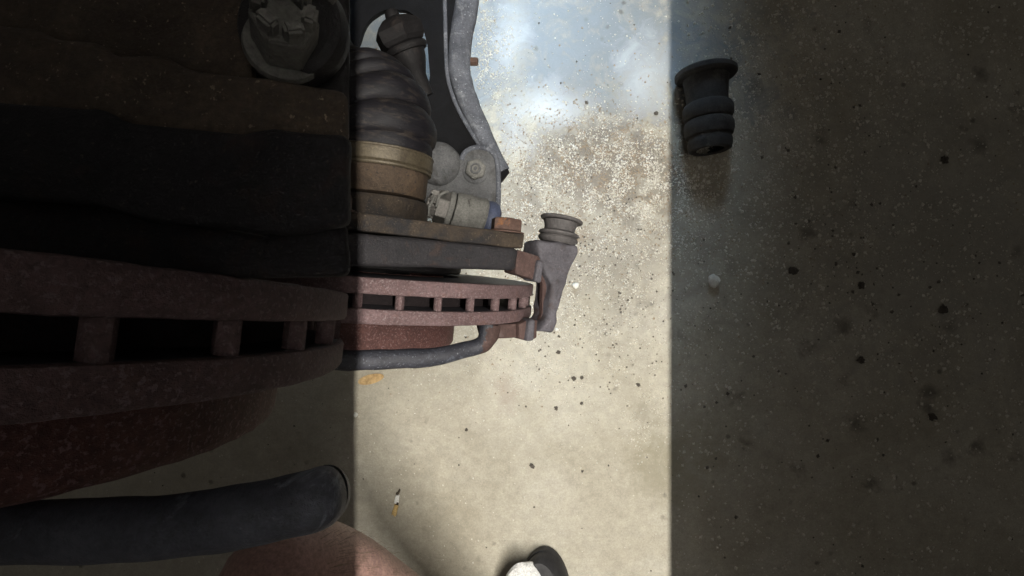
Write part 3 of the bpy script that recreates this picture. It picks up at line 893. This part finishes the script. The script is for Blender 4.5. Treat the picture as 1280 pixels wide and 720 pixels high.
# shin hairs
P = catmull(leg_path, 8)
rr = [c_[0] for c_ in catmull([(r_,) for r_ in leg_rad], 8)]
bm = bmesh.new()
for k in range(1100):
    t = random.uniform(26, 54)
    i = int(t)
    a = Vector(P[i]).lerp(Vector(P[min(i + 1, len(P) - 1)]), t - i)
    r_ = rr[i]
    d = (Vector(P[min(i + 1, len(P) - 1)]) - Vector(P[i])).normalized()
    s = d.cross(Vector((0, 0, 1))).normalized()
    up = s.cross(d).normalized()
    ang = random.uniform(-2.6, 0.9)
    nrm = s * -math.cos(ang) + up * abs(math.sin(ang)) * (1 if random.random() < 0.8 else -0.4)
    nrm.normalize()
    base = a + nrm * (r_ * 0.97)
    ln_ = random.uniform(0.006, 0.016)
    c1 = base + nrm * ln_ * 0.45 + d * ln_ * 0.45
    c2 = c1 + nrm * ln_ * random.uniform(0.0, 0.25) + d * ln_ * 0.6
    side = nrm.cross(d).normalized() * 0.00017
    v1 = [bm.verts.new(base + side), bm.verts.new(base - side), bm.verts.new(c1 + side * 0.8), bm.verts.new(c1 - side * 0.8), bm.verts.new(c2)]
    up2 = bm.verts.new(base + d * 0.0002)
    up3 = bm.verts.new(c1 + nrm * 0.0002)
    bm.faces.new((v1[0], v1[1], v1[3], v1[2]))
    bm.faces.new((v1[2], v1[3], v1[4]))
    bm.faces.new((v1[0], v1[2], up3, up2))
    bm.faces.new((v1[2], v1[4], up3))
hr = finish('leg_hair', bm, 'hair', leg)
tag(hr, kind='stuff')

# shoe: black rubber foxing round a white toe, built as stacked outlines


def outline(cx, cy, hw_toe, length, shrink, n=44):
    pts = []
    for k in range(n):
        a = 2 * math.pi * k / n
        sx, sy = math.cos(a), math.sin(a)
        y_ = math.copysign(abs(sy) ** 0.85, sy)
        wdt = hw_toe * (1.0 if y_ > -0.1 else 1.0 - 0.22 * min(1, (-0.1 - y_)))
        pts.append((cx + sx * (wdt - shrink), cy + y_ * (length / 2 - shrink)))
    return pts


def stack(layers):
    bm = bmesh.new()
    rings = [[bm.verts.new((x, y_, z)) for x, y_ in pts] for pts, z in layers]
    n = len(rings[0])
    for A, B in zip(rings, rings[1:]):
        for k in range(n):
            bm.faces.new((A[k], A[(k + 1) % n], B[(k + 1) % n], B[k]))
    bm.faces.new(rings[0])
    bm.faces.new(rings[-1])
    return bm


SX, SY, SL = 0.054, -0.597, 0.285
shoe = root('shoe', None, None)
shoe.parent = leg
lay = []
for z, sh, dx in ((0.0, 0.004, 0.004), (0.004, 0.0, 0.004), (0.018, 0.0, 0.0), (0.020, 0.0016, 0.0), (0.023, 0.0016, -0.001), (0.025, 0.0, -0.001),
                  (0.038, 0.002, -0.006), (0.046, 0.007, -0.010), (0.047, 0.012, -0.012)):
    lay.append((outline(SX + dx, SY, 0.052, SL, sh), z))
finish('sole', stack(lay), 'shoe_black', shoe)
lay = []
for z, sh, dx, dy in ((0.040, 0.0065, -0.024, 0), (0.050, 0.0055, -0.037, 0.003), (0.056, 0.009, -0.041, 0.001), (0.061, 0.016, -0.043, -0.004),
                      (0.064, 0.028, -0.044, -0.016), (0.066, 0.042, -0.045, -0.036)):
    lay.append((outline(SX + dx, SY + dy, 0.052, SL, sh), z))
finish('toe_upper', stack(lay), 'shoe_white', shoe)
seam = [(x, y_, 0.0575) for x, y_ in outline(SX - 0.041, SY - 0.006, 0.052, SL, 0.0125) if y_ > SY + 0.05]
seam.sort()
finish('toe_seam', tube(catmull(seam, 3), 0.0009, 6), 'shoe_white', shoe)

# ------------------------------------------------------------------ litter on the floor


def on_floor(px, py):
    return at(px, py, EYE)


# cigarette end: pale paper, tan filter, charred bits
c = on_floor(496, 628)
cb = root('cigarette_end', 'crushed cigarette end with white paper and tan filter on the floor', 'litter',
          Matrix.Translation(c) @ Matrix.Rotation(math.radians(-8), 4, 'Z'))


def scrap(name, mat, pts, z0, z1, amp=0.0012):
    return finish(name, prism(pts, z0, z1, bevel=0.0009, seg=2, cuts=2, amp=amp, freq=260), mat, cb)


scrap('paper', 'paper', [(-0.0042, 0.000), (0.0035, -0.001), (0.0042, 0.010), (0.0030, 0.0145), (-0.0030, 0.0135)], 0.0002, 0.0055)
scrap('filter', 'filter', [(-0.0055, -0.0225), (-0.0030, -0.0195), (-0.0005, -0.0235), (0.0030, -0.0220), (0.0042, -0.003), (-0.0030, -0.002)], 0.0002, 0.0060)
scrap('charred_end', 'char', [(-0.0032, 0.0150), (0.0015, 0.0145), (0.0040, 0.0240), (0.0020, 0.0260), (-0.0005, 0.0195), (-0.0035, 0.0180)], 0.0002, 0.0040)
scrap('charred_band', 'char', [(0.0000, -0.0015), (0.0040, -0.0025), (0.0045, 0.0015), (0.0012, 0.0040)], 0.0050, 0.0066, 0.0003)

# dry leaf half under the outboard bar
c = on_floor(463, 474)
pts = [(0.022 * math.cos(a) * (1.15 if math.cos(a) > 0 else 1), 0.0085 * math.sin(a)) for a in (2 * math.pi * k / 20 for k in range(20))]
bm = prism(pts, 0.0, 0.0009, cuts=2)
for v_ in bm.verts:
    v_.co.z += 0.0006 + 9.0 * v_.co.y ** 2 + 1.5 * v_.co.x ** 2
leafo = finish('dry_leaf', bm, 'leaf')
leafo.matrix_world = Matrix.Translation(c) @ Matrix.Rotation(math.radians(14), 4, 'Z')
tag(leafo, 'small tan dry leaf on the floor below the dark bracket bar', 'leaf')


def pebble(px, py, size, mat, name, label, cat, group=None):
    bm = bmesh.new()
    bmesh.ops.create_icosphere(bm, subdivisions=3, radius=1)
    if mat != 'stone_white':
        size *= 0.72
    for v_ in bm.verts:
        v_.co *= 1 + (0.35 if mat == 'stone_white' else 0.9) * noise.noise(v_.co * 1.6 + Vector((px, py, 0)) * 0.37)
        v_.co = Vector((v_.co.x * size, v_.co.y * size * 0.85, v_.co.z * size * (0.6 if mat == 'stone_white' else 0.35)))
    zmin = min(v_.co.z for v_ in bm.verts)
    o = finish(name, bm, mat, angle=60)
    c_ = on_floor(px, py)
    o.location = (c_.x, c_.y, -zmin - 0.0004)
    o.rotation_euler = (0, 0, random.uniform(0, 6))
    return tag(o, label, cat, group)


pebble(719, 357, 0.0060, 'stone_white', 'pebble', 'white pebble on the floor right of the grey pin post', 'pebble')
pebble(696, 412, 0.0034, 'stone_white', 'pebble', 'tiny white chip by the lower end of the pin post', 'pebble')
pebble(890, 351, 0.0120, 'stone_white', 'pebble', 'largest pale pebble, on the dim floor at right', 'pebble')
pebble(445, 518, 0.0045, 'stone_white', 'pebble', 'small white chip on bright floor below the dry leaf', 'pebble')
for (px, py, s, lab) in ((665, 582, 0.0056, 'black crumb on clean bright floor above the shoe'),
                         (717, 473, 0.0050, 'black crumb, one of a pair right of the bracket'),
                         (727, 472, 0.0042, 'black crumb beside another right of the bracket'),
                         (695, 510, 0.0046, 'black crumb below the pair right of the bracket'),
                         (727, 504, 0.0040, 'dark crumb on the sandy floor low right of bracket'),
                         (798, 481, 0.0046, 'dark crumb near the right edge of the bright floor'),
                         (698, 440, 0.0050, 'dark crumb just under the lower end of pin post'),
                         (820, 142, 0.0050, 'black crumb beside the pale powder at upper right'),
                         (733, 128, 0.0042, 'dark crumb between the powder patches at the top'),
                         (583, 537, 0.0036, 'tiny dark crumb on bare floor under the bracket bar'),
                         (728, 589, 0.0030, 'tiny dark speck on clean floor right of centre'),
                         (990, 338, 0.0100, 'big dark clod on the dim floor right of the white pebble'),
                         (1178, 387, 0.0105, 'big dark clod far out on the dim floor at right'),
                         (1164, 521, 0.0085, 'dark clod low on the dim floor at right'),
                         (1076, 357, 0.0080, 'dark clod between two bigger ones on the dim floor'),
                         (1075, 450, 0.0085, 'dark clod in the middle of the dim right floor'),
                         (1180, 200, 0.0085, 'dark clod high on the dim floor at right')):
    pebble(px, py, s, 'grit', 'dirt_crumb', lab, 'crumb', 'dark crumbs lying on the floor')


# sand and grit, nobody could count it
def grains(name, label, mat, pos, smin, smax):
    n = len(pos)
    base = np.array([(1, 0, 0), (-1, 0, 0), (0, 1, 0), (0, -1, 0), (0, 0, 1), (0, 0, -0.4)], float)
    tri = np.array([(0, 2, 4), (2, 1, 4), (1, 3, 4), (3, 0, 4), (2, 0, 5), (1, 2, 5), (3, 1, 5), (0, 3, 5)])
    s = smin + (smax - smin) * rng.random(n) ** 2.2
    a = rng.random(n) * 6.283
    V = base[None] * (0.6 + 0.7 * rng.random((n, 6, 1)))
    x = V[..., 0] * np.cos(a)[:, None] - V[..., 1] * np.sin(a)[:, None]
    y_ = V[..., 0] * np.sin(a)[:, None] + V[..., 1] * np.cos(a)[:, None]
    z = V[..., 2] * 0.8
    V = np.stack([x, y_, z], -1) * s[:, None, None]
    V[..., 0] += pos[:, 0][:, None]
    V[..., 1] += pos[:, 1][:, None]
    V[..., 2] += 0.0002
    F = (tri[None] + 6 * np.arange(n)[:, None, None]).reshape(-1, 3)
    me = bpy.data.meshes.new(name)
    me.from_pydata(V.reshape(-1, 3).tolist(), [], F.tolist())
    me.materials.append(M[mat])
    o = bpy.data.objects.new(name, me)
    COL.objects.link(o)
    return tag(o, label, 'sand', kind='stuff')


def cloud(n, px, py, sx, sy, rot=0.0):
    g = rng.normal(size=(n, 2)) * np.array([sx, sy])
    r_ = math.radians(rot)
    g = g @ np.array([[math.cos(r_), math.sin(r_)], [-math.sin(r_), math.cos(r_)]])
    g += np.array([px, py])
    return g


def to_floor(p):
    return np.stack([(p[:, 0] - 640) / 600 * EYE, (360 - p[:, 1]) / 600 * EYE], -1)


def clumped(p, freq=22, keep=0.0):
    q = to_floor(p)
    w_ = np.array([noise.fractal(Vector((a * freq, b_ * freq, 3.1)), 0.8, 2.0, 4) for a, b_ in q])
    return q[(w_ + rng.random(len(q)) * 0.5) > keep]


pale = [cloud(6500, 755, 212, 60, 36, 8), cloud(3500, 815, 245, 40, 50), cloud(1800, 612, 70, 18, 48, -10), cloud(2200, 660, 250, 30, 40),
        cloud(4200, 730, 320, 70, 50), cloud(3200, 690, 430, 90, 45), cloud(1500, 640, 380, 60, 60), cloud(350, 810, 520, 16, 25, 20),
        np.stack([rng.uniform(-20, 1300, 4200), rng.uniform(-20, 460, 4200)], -1),
        np.stack([rng.uniform(-20, 1300, 1300), rng.uniform(400, 740, 1300)], -1), cloud(2600, 960, 160, 110, 120), cloud(1600, 1080, 320, 160, 120)]
grains('pale_sand', 'pale sand grains scattered over the concrete floor', 'sand_pale', clumped(np.concatenate(pale), 34, 0.08), 0.0006, 0.0020)
brown = [cloud(5200, 760, 205, 60, 38, 8), cloud(900, 820, 250, 40, 45), cloud(900, 690, 300, 50, 50), np.stack([rng.uniform(-20, 1300, 1800), rng.uniform(-20, 520, 1800)], -1),
         cloud(500, 960, 180, 100, 120)]
grains('brown_sand', 'brown sand grains mixed into the pale sand on the floor', 'sand_brown', clumped(np.concatenate(brown), 30, 0.15), 0.0006, 0.0022)
coarse = [np.stack([rng.uniform(845, 1300, 4200), rng.uniform(-20, 740, 4200)], -1), cloud(1500, 930, 150, 60, 90), cloud(900, 1120, 60, 100, 60), cloud(900, 1080, 330, 110, 120)]
co_ = np.concatenate(coarse)
grains('coarse_sand', 'coarse grey sand scattered over the dim floor at right', 'sand_pale', clumped(co_[co_[:, 0] > 846], 16, -0.05), 0.0009, 0.0042)
pits = [np.stack([rng.uniform(846, 1300, 200), rng.uniform(-20, 740, 200)], -1), cloud(110, 1060, 330, 60, 90)]
pt_ = np.concatenate(pits)
grains('coarse_grit', 'coarse dark grit scattered over the dim floor at right', 'grit_soft', clumped(pt_[pt_[:, 0] > 846], 9, 0.35), 0.0014, 0.0046)
dark = [cloud(900, 740, 320, 70, 90), np.stack([rng.uniform(-20, 1300, 520), rng.uniform(-20, 740, 520)], -1), cloud(120, 1050, 330, 130, 160)]
grains('dark_grit', 'fine dark grit specks scattered over the concrete floor', 'grit', clumped(np.concatenate(dark), 12, -0.1), 0.0006, 0.0024)
